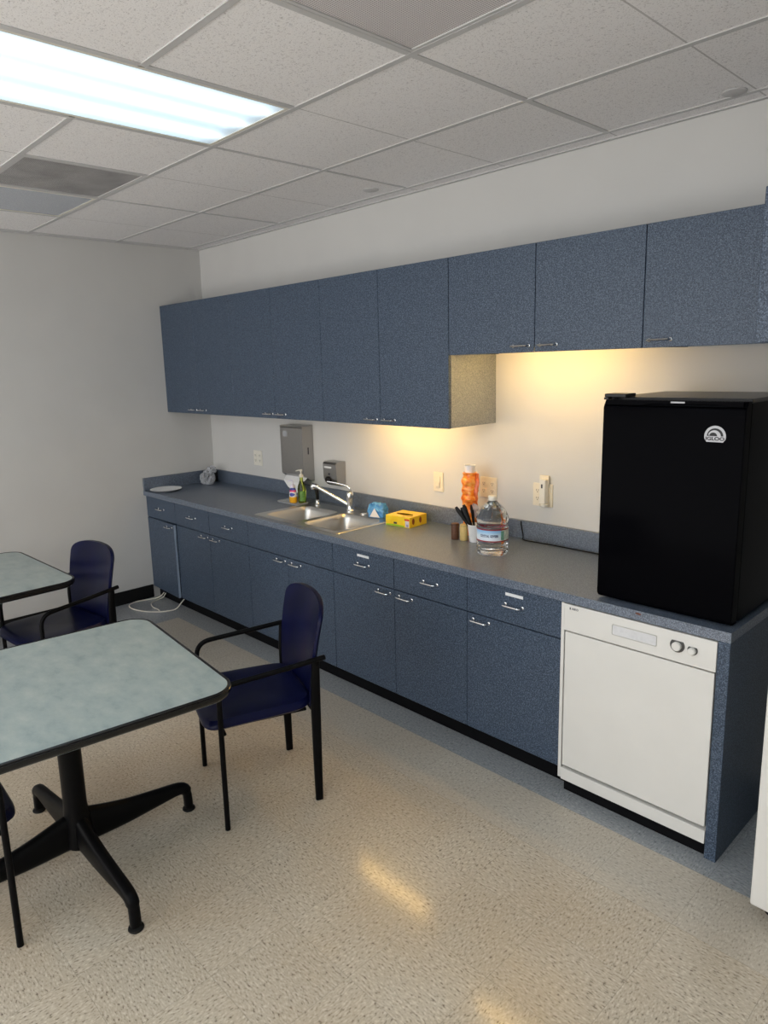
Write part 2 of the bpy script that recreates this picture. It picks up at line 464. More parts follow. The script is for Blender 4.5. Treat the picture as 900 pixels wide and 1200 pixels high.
# lamps hidden up behind the doors
def undercab(x0, x1, zb, label):
    t = thing('under_cabinet_lamp', label, 'lamp', ((x0+x1)/2, -.3, zb+.034), 0)
    m = MB(); m.box(x0-.03, x1+.03, -.345, -.285, zb+.020, zb+.034, .002); m.build('housing', M['white_pl'], t)
    m = MB(); m.ring([[(x, -.315+.007*math.cos(2*PI*i/12), zb+.011+.007*math.sin(2*PI*i/12)) for i in range(12)] for x in (x0, x1)]); m.build('tube', M['warm'], t, smooth=True)
undercab(2.16, 2.76, ZB, 'warm fluorescent strip lamp tucked under the tall wall cabinets')
undercab(3.18, 3.78, ZS, 'warm fluorescent strip lamp tucked under the short wall cabinets')

# ------------------------------------------------------------------ base cabinets
DY = -.654; DZ0, DZ1, RZ0, RZ1 = .100, .694, .699, .868
def base_cabinet(x0, x1, label, drawers, doors, false_front=False, ajar=0, labelled=False):
    t = thing('base_cabinet', label, 'cabinet', ((x0+x1)/2, -.003, 0), 0, 'blue base cabinets under the counter')
    m = MB(); s = .016; y0, y1 = DY+.0195, -.003
    m.box(x0+.0005, x0+s, y0, y1, .1, .873); m.box(x1-s, x1-.0005, y0, y1, .1, .873); m.box(x0+s, x1-s, y0, y1, .1, .1+s); m.box(x0+s, x1-s, y1-.01, y1, .1+s, .873)
    if not ajar: m.box(x0+s, x1-s, y0, y0+s, .66, .70)
    m.build('body', M['lam'], t)
    m = MB(); m.box(x0+.0005, x1-.0005, -.602, -.59, .001, .1); m.build('toe_kick', M['dark_kick'], t)
    nd = len(drawers)
    for k in range(nd):
        a, b = x0+(x1-x0)*k/nd, x0+(x1-x0)*(k+1)/nd
        m = MB(); m.box(a+GAP, b-GAP, DY, DY+.018, RZ0, RZ1, .0015, 1)
        d = m.build('false_front' if false_front else 'drawer', M['lam'], t)
        if not false_front: handle((a+b)/2+.012, DY, .788, d)
        if labelled:
            m = MB(); c = (a+b)/2; m.box(c-.035, c+.06, DY-.0012, DY-.0002, .829, .843); m.build('label_strip', M['label'], d)
    nd = len(doors)
    for k, hd in enumerate(doors):
        a, b = x0+(x1-x0)*k/nd, x0+(x1-x0)*(k+1)/nd
        m = MB(); m.box(a+GAP, b-GAP, DY, DY+.018, DZ0, DZ1, .0015, 1)
        d = m.build('door', M['lam'], t)
        handle((b-.075) if hd == 'r' else (a+.085), DY, .668, d)
        if ajar:
            m = MB(); m.box(b-GAP, b-GAP+.001, DY+.0005, DY+.0175, DZ0+.002, DZ1-.002); m.build('edge_band', M['edge_pvc'], d)
            piv = Vector((a, DY+.018, 0))-t.location
            Mx = Matrix.Translation(piv) @ Matrix.Rotation(-ajar, 4, 'Z') @ Matrix.Translation(-piv)
            d.data.transform(Mx); [c.data.transform(Mx) for c in d.children]
    return t
base_cabinet(.002, .484, 'narrow blue base cabinet against left wall with its door slightly ajar', [1], 'r', ajar=math.radians(2.6))
base_cabinet(.484, 1.489, 'blue base cabinet with two drawers over two doors, left of the sink', [1, 1], 'rl')
base_cabinet(1.489, 2.372, 'blue base cabinet under the sink with one plain handleless front panel', [1], 'rl', false_front=True)
base_cabinet(2.372, 2.873, 'blue base cabinet with a labelled drawer just right of the sink', [1], 'r', labelled=True)
base_cabinet(2.873, 3.368, 'blue base cabinet with an unlabelled drawer, second from the dishwasher', [1], 'l')
base_cabinet(3.368, 3.886, 'blue base cabinet with a labelled drawer directly beside the dishwasher', [1], 'l', labelled=True)
m = MB(); m.box(4.526, 4.568, -.672, -.003, .001, .8745, .0015, 1)
tag(recenter(m.build('end_panel', M['lam']), (4.547, -.34, 0)), 'tall blue end panel closing the counter right of the dishwasher', 'panel')

# ------------------------------------------------------------------ countertop with sink cut-out
SX0, SX1, SY0, SY1 = 1.545, 2.355, -.600, -.105
t = thing('countertop', 'long speckled blue-grey laminate countertop along the back wall', 'countertop', (2.285, -.002, .875))
m = MB()
def slab_hole(m, X, Y, hx, hy, z0, z1):
    xs_ = [X[0], hx[0], hx[1], X[1]]; ys_ = [Y[0], hy[0], hy[1], Y[1]]
    for zz in (z0, z1):
        g = [[m.bm.verts.new((x, y, zz)) for y in ys_] for x in xs_]
        for i in range(3):
            for j in range(3):
                if (i, j) != (1, 1): m.bm.faces.new((g[i][j], g[i+1][j], g[i+1][j+1], g[i][j+1]))
        if zz == z0: lo = g
        else: hi = g
    def wallq(seq):
        for (a, b), (c, d) in zip(seq, seq[1:]): m.bm.faces.new((lo[a][b], lo[c][d], hi[c][d], hi[a][b]))
    wallq([(0, 0), (1, 0), (2, 0), (3, 0), (3, 1), (3, 2), (3, 3), (2, 3), (1, 3), (0, 3), (0, 2), (0, 1), (0, 0)])
    wallq([(1, 1), (2, 1), (2, 2), (1, 2), (1, 1)])
slab_hole(m, (.002, 4.5685), (F, -.002), (SX0, SX1), (SY0, SY1), .8755, CT)
m.build('worktop', M['lam_top_lit'], t)
m = MB(); m.box(.021, 4.5685, -.020, -.002, CT, 1.016, .0015, 1); m.build('backsplash', M['lam_top_lit'], t)
m = MB(); m.box(.002, .0205, F+.002, -.002, CT, 1.016, .0015, 1); m.build('side_splash', M['lam_top_lit'], t)
m = MB(); m.prism([(-.014, .001), (-.004, .005), (.008, .003), (.013, -.001), (.003, -.004), (-.010, -.003)], lambda u, v, d: (4.229+u, F-d, .902+v), -.0003, .0006)
m.build('chipped_spot', simple('brown_chip', lin(104, 62, 44), .8), t)

# ------------------------------------------------------------------ sink
t = thing('sink', 'double bowl stainless steel sink set into the blue counter', 'sink', (1.95, -.35, CT))
m = MB(); z = CT+.0035
rx0, rx1, ry0, ry1 = 1.525, 2.375, -.622, -.085
bowls = [((1.575, 1.935), (-.580, -.205)), ((1.985, 2.335), (-.580, -.205))]
def bowl_rings(bx, by, depth):
    rings = []
    for ins, zz, r in ((0, z, .05), (.004, z-.004, .05), (.010, z-.03, .05), (.022, z-depth+.03, .06), (.05, z-depth+.004, .07), (.12, z-depth, .05)):
        rings.append([(x, y, zz) for x, y in rrect(bx[0]+ins, bx[1]-ins, by[0]+ins, by[1]-ins, r, 6)])
    return rings
# deck plate: fan from outer outline to bowl outlines via bmesh triangle fill
def deck(m):
    loops = [rrect(rx0, rx1, ry0, ry1, .03, 6)]+[rrect(b[0][0], b[0][1], b[1][0], b[1][1], .05, 6) for b in bowls]
    es = []
    for lp in loops:
        vs = [m.bm.verts.new((x, y, z)) for x, y in lp]
        for i in range(len(vs)): es.append(m.bm.edges.new((vs[i], vs[(i+1) % len(vs)])))
    bmesh.ops.triangle_fill(m.bm, use_beauty=True, use_dissolve=False, edges=es, normal=(0, 0, 1))
deck(m)
m.ring([[(x, y, zz) for x, y in rrect(rx0-o, rx1+o, ry0-o, ry1+o, .03+o, 6)] for o, zz in ((0, z), (.004, z-.001), (.006, CT+.0003))], cap=False)
m.build('rim', M['steel'], t, smooth=True)
for b in bowls:
    m = MB(); R_ = bowl_rings(b[0], b[1], .165); m.ring(R_, cap=False)
    m.bm.faces.new([m.bm.verts[-1*(i+1)] for i in range(0)] or [v for v in list(m.bm.verts)[-len(R_[0]):]])
    bo = m.build('bowl', M['steel'], t, smooth=True)
    cx, cy = sum(b[0])/2, sum(b[1])/2
    m = MB(); m.lathe([(.045, z-.1645), (.043, z-.1625), (.03, z-.1622), (.028, z-.1635), (.001, z-.1635)], (cx, cy, 0), 24); m.build('drain', M['chrome'], bo, smooth=True)
m = MB(); m.lathe([(.024, 0), (.024, .004), (.018, .008), (.001, .009)], (2.10, -.145, z+.0002), 20); m.build('hole_cover', M['chrome'], t, smooth=True)

# faucet
fx, fy, fz = 1.96, -.140, CT+.004
t = thing('faucet', 'chrome single-lever kitchen faucet rising behind the double sink', 'faucet', (fx, fy, fz))
m = MB(); m.lathe([(.031, 0), (.031, .006), (.026, .011), (.023, .02), (.023, .075), (.025, .08), (.025, .115), (.022, .128), (.012, .136), (.001, .138)], (fx, fy, fz), 28)
m.build('body', M['chrome'], t, smooth=True)
tip = Vector((fx-.185, fy-.135, 1.083))
m = MB(); a = Vector((fx-.014, fy-.010, fz+.045))
m.loft([a, a.lerp(tip, .15), a.lerp(tip, .5), a.lerp(tip, .85), tip], [(.014, .014), (.0135, .0135), (.0125, .0125), (.0135, .0135), (.016, .016)], 14)
m.build('spout', M['chrome'], t, smooth=True)
m = MB(); dr = (tip-a).normalized(); p0 = tip-dr*.01; p1 = tip+dr*.022+Vector((0, 0, -.004)); p2 = p1+Vector((dr.x*.006, dr.y*.006, -.024))
m.loft([p0, tip+dr*.008, p1, p1+Vector((dr.x*.008, dr.y*.008, -.010)), p2], [(.017, .017), (.020, .020), (.021, .021), (.019, .019), (.016, .016)], 14)
m.build('spray_head', M['chrome'], t, smooth=True)
m = MB(); lv = spline([(fx, fy, fz+.128), (fx+.004, fy-.004, fz+.150), (fx-.02, fy-.018, fz+.172), (fx-.075, fy-.058, fz+.190), (fx-.125, fy-.092, fz+.200)], 6)
m.loft(lv, [(.013-.0075*i/(len(lv)-1), .010-.0055*i/(len(lv)-1)) for i in range(len(lv))], 12); m.build('lever', M['chrome'], t, smooth=True)
t = thing('side_sprayer', 'dark side sprayer standing in its chrome base at the sink corner', 'sprayer', (1.625, -.150, fz))
m = MB(); m.lathe([(.022, 0), (.022, .005), (.015, .012), (.013, .03), (.016, .032), (.016, .040), (.001, .041)], (1.625, -.150, fz), 20); m.build('base', M['chrome'], t, smooth=True)
m = MB(); m.loft([(1.625, -.150, fz+.036), (1.625, -.150, fz+.07), (1.622, -.152, fz+.105), (1.612, -.158, fz+.128), (1.592, -.170, fz+.135)], [(.011, .011), (.012, .012), (.014, .015), (.015, .015), (.012, .010)], 14)
m.build('spray_wand', M['black_pl'], t, smooth=True)

# ------------------------------------------------------------------ dishwasher
t = thing('dishwasher', 'white built-in dishwasher under the counter next to the end panel', 'dishwasher', (4.215, -.35, 0))
x0, x1 = 3.907, 4.524; fy0 = -.674
m = MB(); m.box(x0+.004, x1-.004, -.62, -.05, .055, .872); m.build('tub', M['grey_mark'], t)
m = MB(); m.box(x0, x1, fy0, -.621, .752, .869, .004, 3); cp = m.build('control_panel', M['white_en'], t)
m = MB(); m.box(x0+.004, x1-.004, fy0+.004, -.621, .127, .745, .004, 3); m.build('door', M['white_en'], t)
m = MB(); m.box(x0, x1, fy0+.002, -.621, .058, .113, .003, 2); m.build('kick_panel', M['white_en'], t)
m = MB(); m.box(x0+.006, x1-.006, -.652, -.642, .001, .055); m.build('toe_shadow_strip', M['dark_kick'], t)  # black strip set forward, standing for the shadow under the kick panel
m = MB(); m.box(3.8885, 3.9035, fy0+.008, -.64, .06, .869, .001, 1); m.build('side_trim', M['white_en'], t)
# recessed grip: rim + hollow plate
m = MB(); hx0, hx1, hz0, hz1 = 4.122, 4.306, .789, .834
o_ = rrect(hx0, hx1, hz0, hz1, .006, 4)
def ringxz(o, y, ins):
    cx, cz = (hx0+hx1)/2, (hz0+hz1)/2
    return [(cx+(u-cx)*(1-ins/.092), y, cz+(w_-cz)*(1-ins/.0225)) for u, w_ in o]
m.ring([ringxz(o_, fy0-.0004, 0), ringxz(o_, fy0-.002, .0005), ringxz(o_, fy0-.002, .0022), ringxz(o_, fy0-.0006, .003)], cap=False)
m.build('grip_rim', simple('pale_grey_plastic', lin(186, 184, 178), .4), cp)
m = MB(); m.prism([(u, w_) for u, _, w_ in ringxz(o_, 0, .003)], lambda u, v, d: (u, fy0-d, v), .0001, .0006); m.build('grip_plate', simple('cool_white_plastic', lin(214, 214, 216), .25), cp)
def knob(cx, cz, r, ring_w):
    out = []
    for k in range(33):
        a = math.radians(140+260*k/32); out.append((cx+(r+ring_w)*math.cos(a), cz+(r+ring_w)*math.sin(a)))
    m = MB(); m.prism(out, lambda u, v, d: (u, fy0-d, v), .0001, .003); s = m.build('dial_surround', M['grey_mark'], cp)
    m = MB()
    m.ring([[(cx+q*math.cos(2*PI*i/24), fy0-d, cz-.002+q*math.sin(2*PI*i/24)) for i in range(24)] for q, d in ((r, .003), (r, .014), (r-.003, .017))]); m.build('dial', M['white_en'], s, smooth=True)
knob(4.384, .818, .017, .010); knob(4.440, .814, .014, .0045)
m = MB(); m.box(3.932, 3.937, fy0-.0006, fy0-.0001, .848, .858); m.build('emblem', M['ink'], cp)
lettering('brand_lettering', 'ASKO', .012, lambda u, v: (3.957+u, fy0-.0004, .853+v), M['ink'], cp)

# ------------------------------------------------------------------ black compact fridge
blk = NT('black_textured_fridge'); blk.set(color=(.0025, .0025, .0032, 1), rough=.30, spec=.02); blk.bump(blk.noise(260, 2), .10, .0006); M['fridge'] = blk.m
blk = NT('black_gloss_door'); blk.set(color=blk.ramp(blk.noise(14, 4, .7, stretch=(.4, 1, 5)), [(.62, (.0018, .0018, .0026, 1)), (.85, (.006, .006, .007, 1))]), rough=.14, spec=.012); M['fridge_door'] = blk.m
t = thing('compact_fridge', 'black compact fridge standing on the right end of the counter', 'fridge', (4.29, -.35, CT))
x0, x1 = 4.030, 4.551; yf = -.632
m = MB(); m.box(x0+.003, x1-.002, -.575, -.10, CT+.012, 1.712, .004); m.build('cabinet', M['fridge'], t)
m = MB(); m.box(x0+.001, x1, -.580, -.098, 1.7125, 1.727, .004); m.build('top_cap', M['black_pl'], t)
m = MB(); m.box(x0+.008, x1-.008, -.584, -.5755, .935, 1.705); m.build('gasket', M['black_rubber'], t)
# door with a scooped grip along its top edge
prof = [(-.5845, .924), (yf+.008, .924), (yf+.001, .931), (yf, .94), (yf, 1.688), (yf+.002, 1.694), (yf+.012, 1.699), (yf+.014, 1.712), (yf+.017, 1.718), (-.5845, 1.718)]
m = MB(); m.prism(prof, lambda u, v, d: (d, u, v), x0, x1); bmesh.ops.bevel(m.bm, geom=[e for e in m.bm.edges if abs(e.verts[0].co.x-e.verts[1].co.x) < 1e-6 and e.verts[0].co.y < -.6 and e.verts[1].co.y < -.6], offset=.003, segments=2, affect='EDGES')
d = m.build('door', M['fridge_door'], t, smooth=True)
m = MB(); m.prism([(x0+.012, 1.7185), (x0+.012, 1.7005), (x0+.15, 1.7005), (x0+.19, 1.707), (x1-.10, 1.707), (x1-.05, 1.7005), (x1-.012, 1.7005), (x1-.012, 1.7185)], lambda u, v, q: (u, q, v), yf+.004, yf+.0135); m.build('grip_lip', M['fridge_door'], d)
m = MB(); m.box(4.292, 4.342, yf+.002, yf+.0038, 1.710, 1.7155); m.build('badge', M['silver'], d)
m = MB(); m.box(x0-.002, x0+.085, yf+.01, -.54, 1.7275, 1.741, .003); m.box(x0+.001, x0+.02, yf+.0, yf+.03, 1.7188, 1.7275, .001, 1); m.build('hinge_cover', M['black_pl'], t)
for fx_ in (x0+.05, x1-.05):
    for fy_ in (-.55, -.14):
        m = MB(); m.lathe([(.018, 0), (.02, .005), (.016, .0115)], (fx_, fy_, CT+.0005), 16); m.build('foot', M['black_rubber'], t, smooth=True)
# dome emblem
ex, ez, R0 = 4.4545, 1.598, .0365
def dome(r, z0_=0, k=1.0, n=28, flare=0):
    return [(r*math.cos(PI*i/n), z0_+k*r*math.sin(PI*i/n)) for i in range(n+1)]
E_ = lambda u, v, q: (ex+u, yf-q, ez+v)
m = MB(); m.prism([(-.028, -.020), (.028, -.020)]+[(R0*math.cos(a), R0*1.02*math.sin(a)) for a in [math.radians(-14+208*i/36) for i in range(37)]], E_, .0002, .0010)
em = m.build('emblem', M['silver'], d)
m = MB(); m.prism(dome(.0275, .001, 1.0), E_, .0011, .0014); m.build('emblem_arch', M['black_pl'], em)
m = MB(); m.prism([(-.0245+.0225+.0215*math.cos(a), .001+.0205*math.sin(a)) for a in [math.radians(0+165*i/20) for i in range(21)]]+[(-.006+.0135*math.cos(a), .001+.0125*math.sin(a)) for a in [math.radians(180-180*i/20) for i in range(21)]], E_, .0015, .0018); m.build('emblem_wave', M['silver'], em)
lettering('emblem_lettering', 'IGLOO', .0165, lambda u, v: (ex+u, yf-.0014, ez-.0085+v), M['black_pl'], em, 1.25)

# ------------------------------------------------------------------ white refrigerator at the right edge
t = thing('refrigerator', 'white full-size refrigerator cut off at the right edge of the picture', 'refrigerator', (5.14, -.45, 0))
m = MB(); m.box(4.755, 5.52, -.80, -.06, .045, 1.74, .006); m.build('cabinet', M['white_en'], t)
m = MB(); m.box(4.750, 5.525, -.865, -.805, .055, 1.18, .012, 4); d = m.build('door', M['white_en'], t, smooth=True)
m = MB(); m.box(5.44, 5.465, -.91, -.89, .75, 1.12, .006); m.box(5.442, 5.463, -.892, -.8645, .76, .79); m.box(5.442, 5.463, -.892, -.8645, 1.08, 1.11); m.build('handle', M['white_en'], d)
m = MB(); m.box(4.750, 5.525, -.865, -.805, 1.19, 1.745, .012, 4); d = m.build('door', M['white_en'], t, smooth=True)
m = MB(); m.box(5.44, 5.465, -.91, -.89, 1.24, 1.5, .006); m.box(5.442, 5.463, -.892, -.8645, 1.25, 1.28); m.box(5.442, 5.463, -.892, -.8645, 1.46, 1.49); m.build('handle', M['white_en'], d)
for fx_ in (4.80, 5.47):
    for fy_ in (-.78, -.12):
        m = MB(); m.lathe([(.026, 0), (.026, .012), (.015, .015), (.013, .046)], (fx_, fy_, .0005), 16); m.build('foot', M['black_rubber'], t, smooth=True)
m = MB(); m.box(4.765, 5.51, -.78, -.77, .012, .045); m.build('base_grille', M['black_pl'], t)

# ------------------------------------------------------------------ wall fittings
t = thing('paper_towel_dispenser', 'stainless steel paper towel dispenser mounted on wall left of the faucet', 'dispenser', (1.28, -.002, 1.08))
m = MB(); m.prism([(-.002, 1.446), (-.002, 1.05), (-.03, 1.055), (-.095, 1.098), (-.100, 1.10), (-.100, 1.440), (-.094, 1.446)], lambda u, v, d: (d, u, v), 1.150, 1.415); m._bev([], 0)
hs = m.build('housing', M['steel_dk'], t)
m = MB(); m.box(1.146, 1.419, -.102, -.002, 1.4465, 1.455, .003); m.build('lid', M['steel_dk'], t)
m = MB(); m.prism([(-.055, 1.30), (-.055, 1.25), (-.045, 1.25), (-.045, 1.30)], lambda u, v, d: (d, u, v), 1.4148, 1.4158); m.build('refill_window', M['ink'], hs)
m = MB(); m.box(1.185, 1.235, -.1008, -.1001, 1.375, 1.415); m.build('sticker', simple('grey_sticker', lin(170, 172, 176), .5), hs)
m = MB()
L0 = [(1.150, -.060), (1.415, -.060)]; 
rings = []
for (xa, xb, y, zz) in ((1.16, 1.41, -.045, 1.09), (1.16, 1.41, -.075, 1.072), (1.175, 1.405, -.105, 1.045), (1.24, 1.39, -.118, 1.005), (1.30, 1.375, -.112, .968)):
    rings.append([(xa, y, zz), (xb, y, zz), (xb, y+.004, zz+.002), (xa, y+.004, zz+.002)])
m.ring(rings); m.build('paper_towel', M['white_paper'], t)

t = thing('soap_dispenser', 'stainless steel soap dispenser mounted on wall behind the faucet', 'dispenser', (1.69, -.002, 1.05))
m = MB(); m.prism([(-.002, 1.222), (-.002, 1.052), (-.045, 1.052), (-.070, 1.075), (-.082, 1.10), (-.088, 1.205), (-.078, 1.218), (-.05, 1.222)], lambda u, v, d: (d, u, v), 1.622, 1.762)
hs = m.build('housing', M['steel_dk'], t)
m = MB(); m.ring([[(1.675+q*math.cos(2*PI*i/20), -d, 1.095+q*math.sin(2*PI*i/20)) for i in range(20)] for q, d in ((.025, .076), (.025, .094), (.018, .101), (.001, .102))]); m.build('push_button', M['black_pl'], t, smooth=True)
m = MB(); m.ring([[(1.685+q*math.cos(2*PI*i/14), -d, 1.135+q*math.sin(2*PI*i/14)) for i in range(14)] for q, d in ((.007, .082), (.007, .089), (.001, .0895))]); m.build('lock', M['ink'], t)
m = MB(); m.prism([(1.640, 1.176), (1.708, 1.176), (1.714, 1.182), (1.708, 1.189), (1.640, 1.189), (1.634, 1.182)], lambda u, v, d: (u, -d, v), .0862, .0882); m.build('name_plate', M['label'], t)

def plate(x0, x1, z0, z1, label, cat, name, gangs, mat=None):
    mat = mat or M['ivory']
    cx, cz = (x0+x1)/2, (z0+z1)/2
    t = thing(name, label, cat, (cx, 0, cz))
    m = MB(); m.prism(rrect(x0, x1, z0, z1, .005, 3), lambda u, v, d: (u, -d, v), .0005, .004)
    m.prism(rrect(x0+.003, x1-.003, z0+.003, z1-.003, .005, 3), lambda u, v, d: (u, -d, v), .004, .006); m.build('cover_plate', mat, t)
    n = len(gangs); w = (x1-x0)/n
    for k, g in enumerate(gangs):
        c = x0+w*(k+.5)
        if g == 's':
            m = MB(); m.box(c-.017, c+.017, -.0105, -.0062, cz-.034, cz+.034, .0015); m.box(c-.013, c+.013, -.0135, -.0107, cz-.026, cz+.002, .001, 1); m.build('rocker', mat, t)
        else:
            for s in (-1, 1):
                m = MB(); m.prism(rrect(c-.017, c+.017, cz+s*.021-.014, cz+s*.021+.014, .010, 5), lambda u, v, d: (u, -d, v), .0062, .0085); r = m.build('receptacle', mat, t)
                m = MB()
                for q in (-.006, .006): m.box(c+q-.0012, c+q+.0012, -.0092, -.0087, cz+s*.021-.001, cz+s*.021+.008)
                m.box(c-.0025, c+.0025, -.0092, -.0087, cz+s*.021-.009, cz+s*.021-.0045); m.build('slots', M['ink'], r)
    return t
plate(.640, .757, 1.104, 1.224, 'white double outlet plate on wall left of the paper towel dispenser', 'outlet', 'outlet_plate', 'oo', M['white_pl'])
plate(2.583, 2.662, 1.105, 1.225, 'ivory light switch on the wall above the yellow box', 'switch', 'light_switch', 's')
plate(2.940, 3.058, 1.113, 1.231, 'ivory double outlet plate behind the orange sleeve and water bottle', 'outlet', 'outlet_plate', 'oo')
plate(3.297, 3.418, 1.108, 1.232, 'ivory outlet plate holding the plug-in device, left of black fridge', 'outlet', 'outlet_plate', 'oo')
t = thing('plug_in_device', 'white plug-in device sticking out of the outlet left of black fridge', 'plug', (3.385, -.009, 1.2))
m = MB(); m.box(3.364, 3.398, -.050, -.0100, 1.130, 1.262, .008, 3); m.build('body', M['white_pl'], t, smooth=True)
m = MB(); m.box(3.376, 3.385, -.0512, -.0502, 1.215, 1.236); m.build('button', M['ink'], t)
m = MB(); m.lathe([(.001, 1.112), (.020, 1.114), (.025, 1.122), (.024, 1.1295)], (3.383, -.032, 0), 20); m.build('knob', M['white_pl'], t, smooth=True)
m = MB(); m.box(3.346, 3.402, -.020, -.0095, 1.2325, 1.278, .003); m.build('back_shell', M['ivory'], t)

# ------------------------------------------------------------------ things on the counter
def rotz(a): return Matrix.Rotation(a, 3, 'Z')
# plate
m = MB(); m.lathe([(.001, .0015), (.078, .0015), (.086, .004), (.112, .011), (.126, .0135), (.127, .0155), (.112, .0135), (.086, .0065), (.078, .004), (.001, .004)], (.150, -.545, CT), 40)
tag(recenter(m.build('paper_plate', M['white_paper'], smooth=True), (.150, -.545, CT)), 'white paper plate on the far left end of the counter', 'plate')
# crinkled bag
def lump(m, c, s, seed, amp, sub=4, floor=None):
    r = bmesh.ops.create_icosphere(m.bm, subdivisions=sub, radius=1)['verts']; rnd = random.Random(seed)
    ph = [(Vector((rnd.uniform(-1, 1), rnd.uniform(-1, 1), rnd.uniform(-1, 1)))*rnd.uniform(3, 9), rnd.uniform(0, 6)) for _ in range(9)]
    for v in r:
        p = v.co.copy(); k = 1+amp*sum(abs(math.sin(p.dot(d)+f))-.6 for d, f in ph)/3
        q = p*k; v.co = Vector((c[0]+q.x*s[0], c[1]+q.y*s[1], c[2]+q.z*s[2]))
        if floor is not None and v.co.z < floor: v.co.z = floor
t = thing('plastic_bag', 'crumpled clear plastic bag in the back left corner of the counter', 'bag', (.16, -.16, CT))
m = MB(); lump(m, (.16, -.16, CT+.052), (.055, .055, .062), 3, .45, 4, CT+.001); m.build('bag', M['film'], t)
m = MB(); lump(m, (.175, -.13, CT+.122), (.040, .035, .030), 5, .5, 3); m.build('bag_mouth', M['film'], t)
m = MB(); m.box(.030, .100, -.135, -.030, CT+.0006, CT+.098, .004); m.box(.030, .100, -.135, -.030, CT+.0985, CT+.1025, .002)  # plain dark block with a thin slab on top
tag(recenter(m.build('dark_block', M['black_pl']), (.065, -.08, CT)), 'small dark block in the counter corner behind the clear plastic bag', 'box')
# soap tray + bottles
a = rotz(math.radians(-4))
t = thing('soap_tray', 'pale grey soap tray beside the sink holding two pump bottles', 'tray', (1.405, -.205, CT))
m = MB(); o_ = rrect(1.285, 1.525, -.262, -.148, .012, 4)
def sc(o, q): return [(1.405+(x-1.405)*(1-q/.12), -.205+(y+.205)*(1-q/.057)) for x, y in o]
m.ring([[(x, y, CT+zz) for x, y in sc(o_, q)] for q, zz in ((.006, .0008), (.0, .012), (.002, .013), (.006, .006))]); m.build('dish', simple('tray_grey', lin(176, 178, 180), .4), t)
n = NT('hand_soap_print'); x_, y_, z_ = n.xyz()
ov = n.math('ADD', n.math('POWER', n.math('DIVIDE', n.math('ADD', x_, -.012), .019), 2.0), n.math('POWER', n.math('DIVIDE', n.math('SUBTRACT', z_, .062), .013), 2.0))
bands = n.ramp(n.math('DIVIDE', z_, .1), [(0, lin(240, 178, 40)), (.44, lin(240, 238, 236)), (.80, lin(214, 60, 120)), (.92, lin(52, 62, 150))], 'CONSTANT')
n.set(color=n.mix(n.math('LESS_THAN', ov, 1.0), bands, lin(50, 66, 160)), rough=.3); M['hs'] = n.m
bx, by, bz = 1.425, -.212, CT+.0065
t = thing('hand_soap_bottle', 'small hand soap pump bottle with orange, white and blue bands', 'soap bottle', (bx, by, bz))
m = MB(); m.lathe([(.001, 0), (.028, 0), (.033, .006), (.034, .05), (.031, .075), (.024, .098), (.018, .108), (.001, .108)], (bx, by, bz), 28, 1, .75); m.build('bottle', M['hs'], t, smooth=True)
m = MB(); m.lathe([(.018, .1085), (.019, .113), (.017, .128), (.008, .132), (.005, .134), (.005, .158), (.001, .158)], (bx, by, bz), 20)
m.loft([(bx, by, bz+.158), (bx-.008, by-.010, bz+.162), (bx-.022, by-.024, bz+.155)], [(.009, .006), (.007, .005), (.004, .003)], 10); m.build('pump', simple('lavender_white_plastic', lin(226, 222, 240), .35), t, smooth=True)
bx, by = 1.485, -.178
t = thing('dish_soap_bottle', 'tall clear bottle of yellow-green dish soap with white pump', 'soap bottle', (bx, by, bz))
m = MB(); m.lathe([(.001, 0), (.029, 0), (.033, .005), (.034, .10), (.030, .125), (.018, .150), (.014, .165), (.014, .185), (.001, .185)], (bx, by, bz), 28, 1, .8); bt = m.build('bottle', M['green_soap'], t, smooth=True)
m = MB(); m.ring([[(bx+.0347*math.cos(q), by+.8*.0347*math.sin(q), bz+zz) for q in [math.radians(-75+85*i/10) for i in range(11)]] for zz in (.018, .09)], closed=False, cap=False)
m.build('label', simple('green_label', lin(96, 140, 60), .4, vary=.35, scale=90), bt)
m = MB(); m.lathe([(.015, .1855), (.016, .19), (.015, .205), (.006, .208), (.005, .225), (.010, .227), (.010, .240), (.001, .241)], (bx, by, bz), 20)
m.loft([(bx, by, bz+.234), (bx-.012, by-.012, bz+.236), (bx-.028, by-.026, bz+.230)], [(.007, .005), (.006, .0045), (.004, .003)], 10); m.build('pump', M['white_pl'], t, smooth=True)
# blue packet
px_, py_ = 2.235, -.150
t = thing('sponge_packet', 'crumpled blue packet with a white triangle, between faucet and yellow box', 'packet', (px_, py_, CT+.0045))
m = MB(); m.box(px_-.055, px_+.055, py_-.032, py_+.032, CT+.0045, CT+.092, 0, rot=rotz(math.radians(20)))
bmesh.ops.subdivide_edges(m.bm, edges=m.bm.edges[:], cuts=7, use_grid_fill=True)
rnd = random.Random(4)
for v in m.bm.verts:
    h_ = (v.co.z-CT)/.085; d_ = Vector((v.co.x-px_, v.co.y-py_, 0)); k = .84+.2*math.sin(h_*PI); v.co.x = px_+d_.x*k; v.co.y = py_+d_.y*k
    v.co += Vector((rnd.uniform(-1, 1), rnd.uniform(-1, 1), rnd.uniform(-1, 1) if h_ > .1 else 0))*.0045
m.build('wrapper', film('blue_wrapper', lin(84, 158, 222), 1.0), t)
rz_ = rotz(math.radians(20)); m = MB(); m.prism([(-.040, .006), (.030, .004), (-.006, .062)], lambda u, v, d: Vector((px_, py_, CT+.0045)) + rz_ @ Vector((u, -.036-d, v)), .001, .003); m.build('white_triangle', M['white_paper'], t)
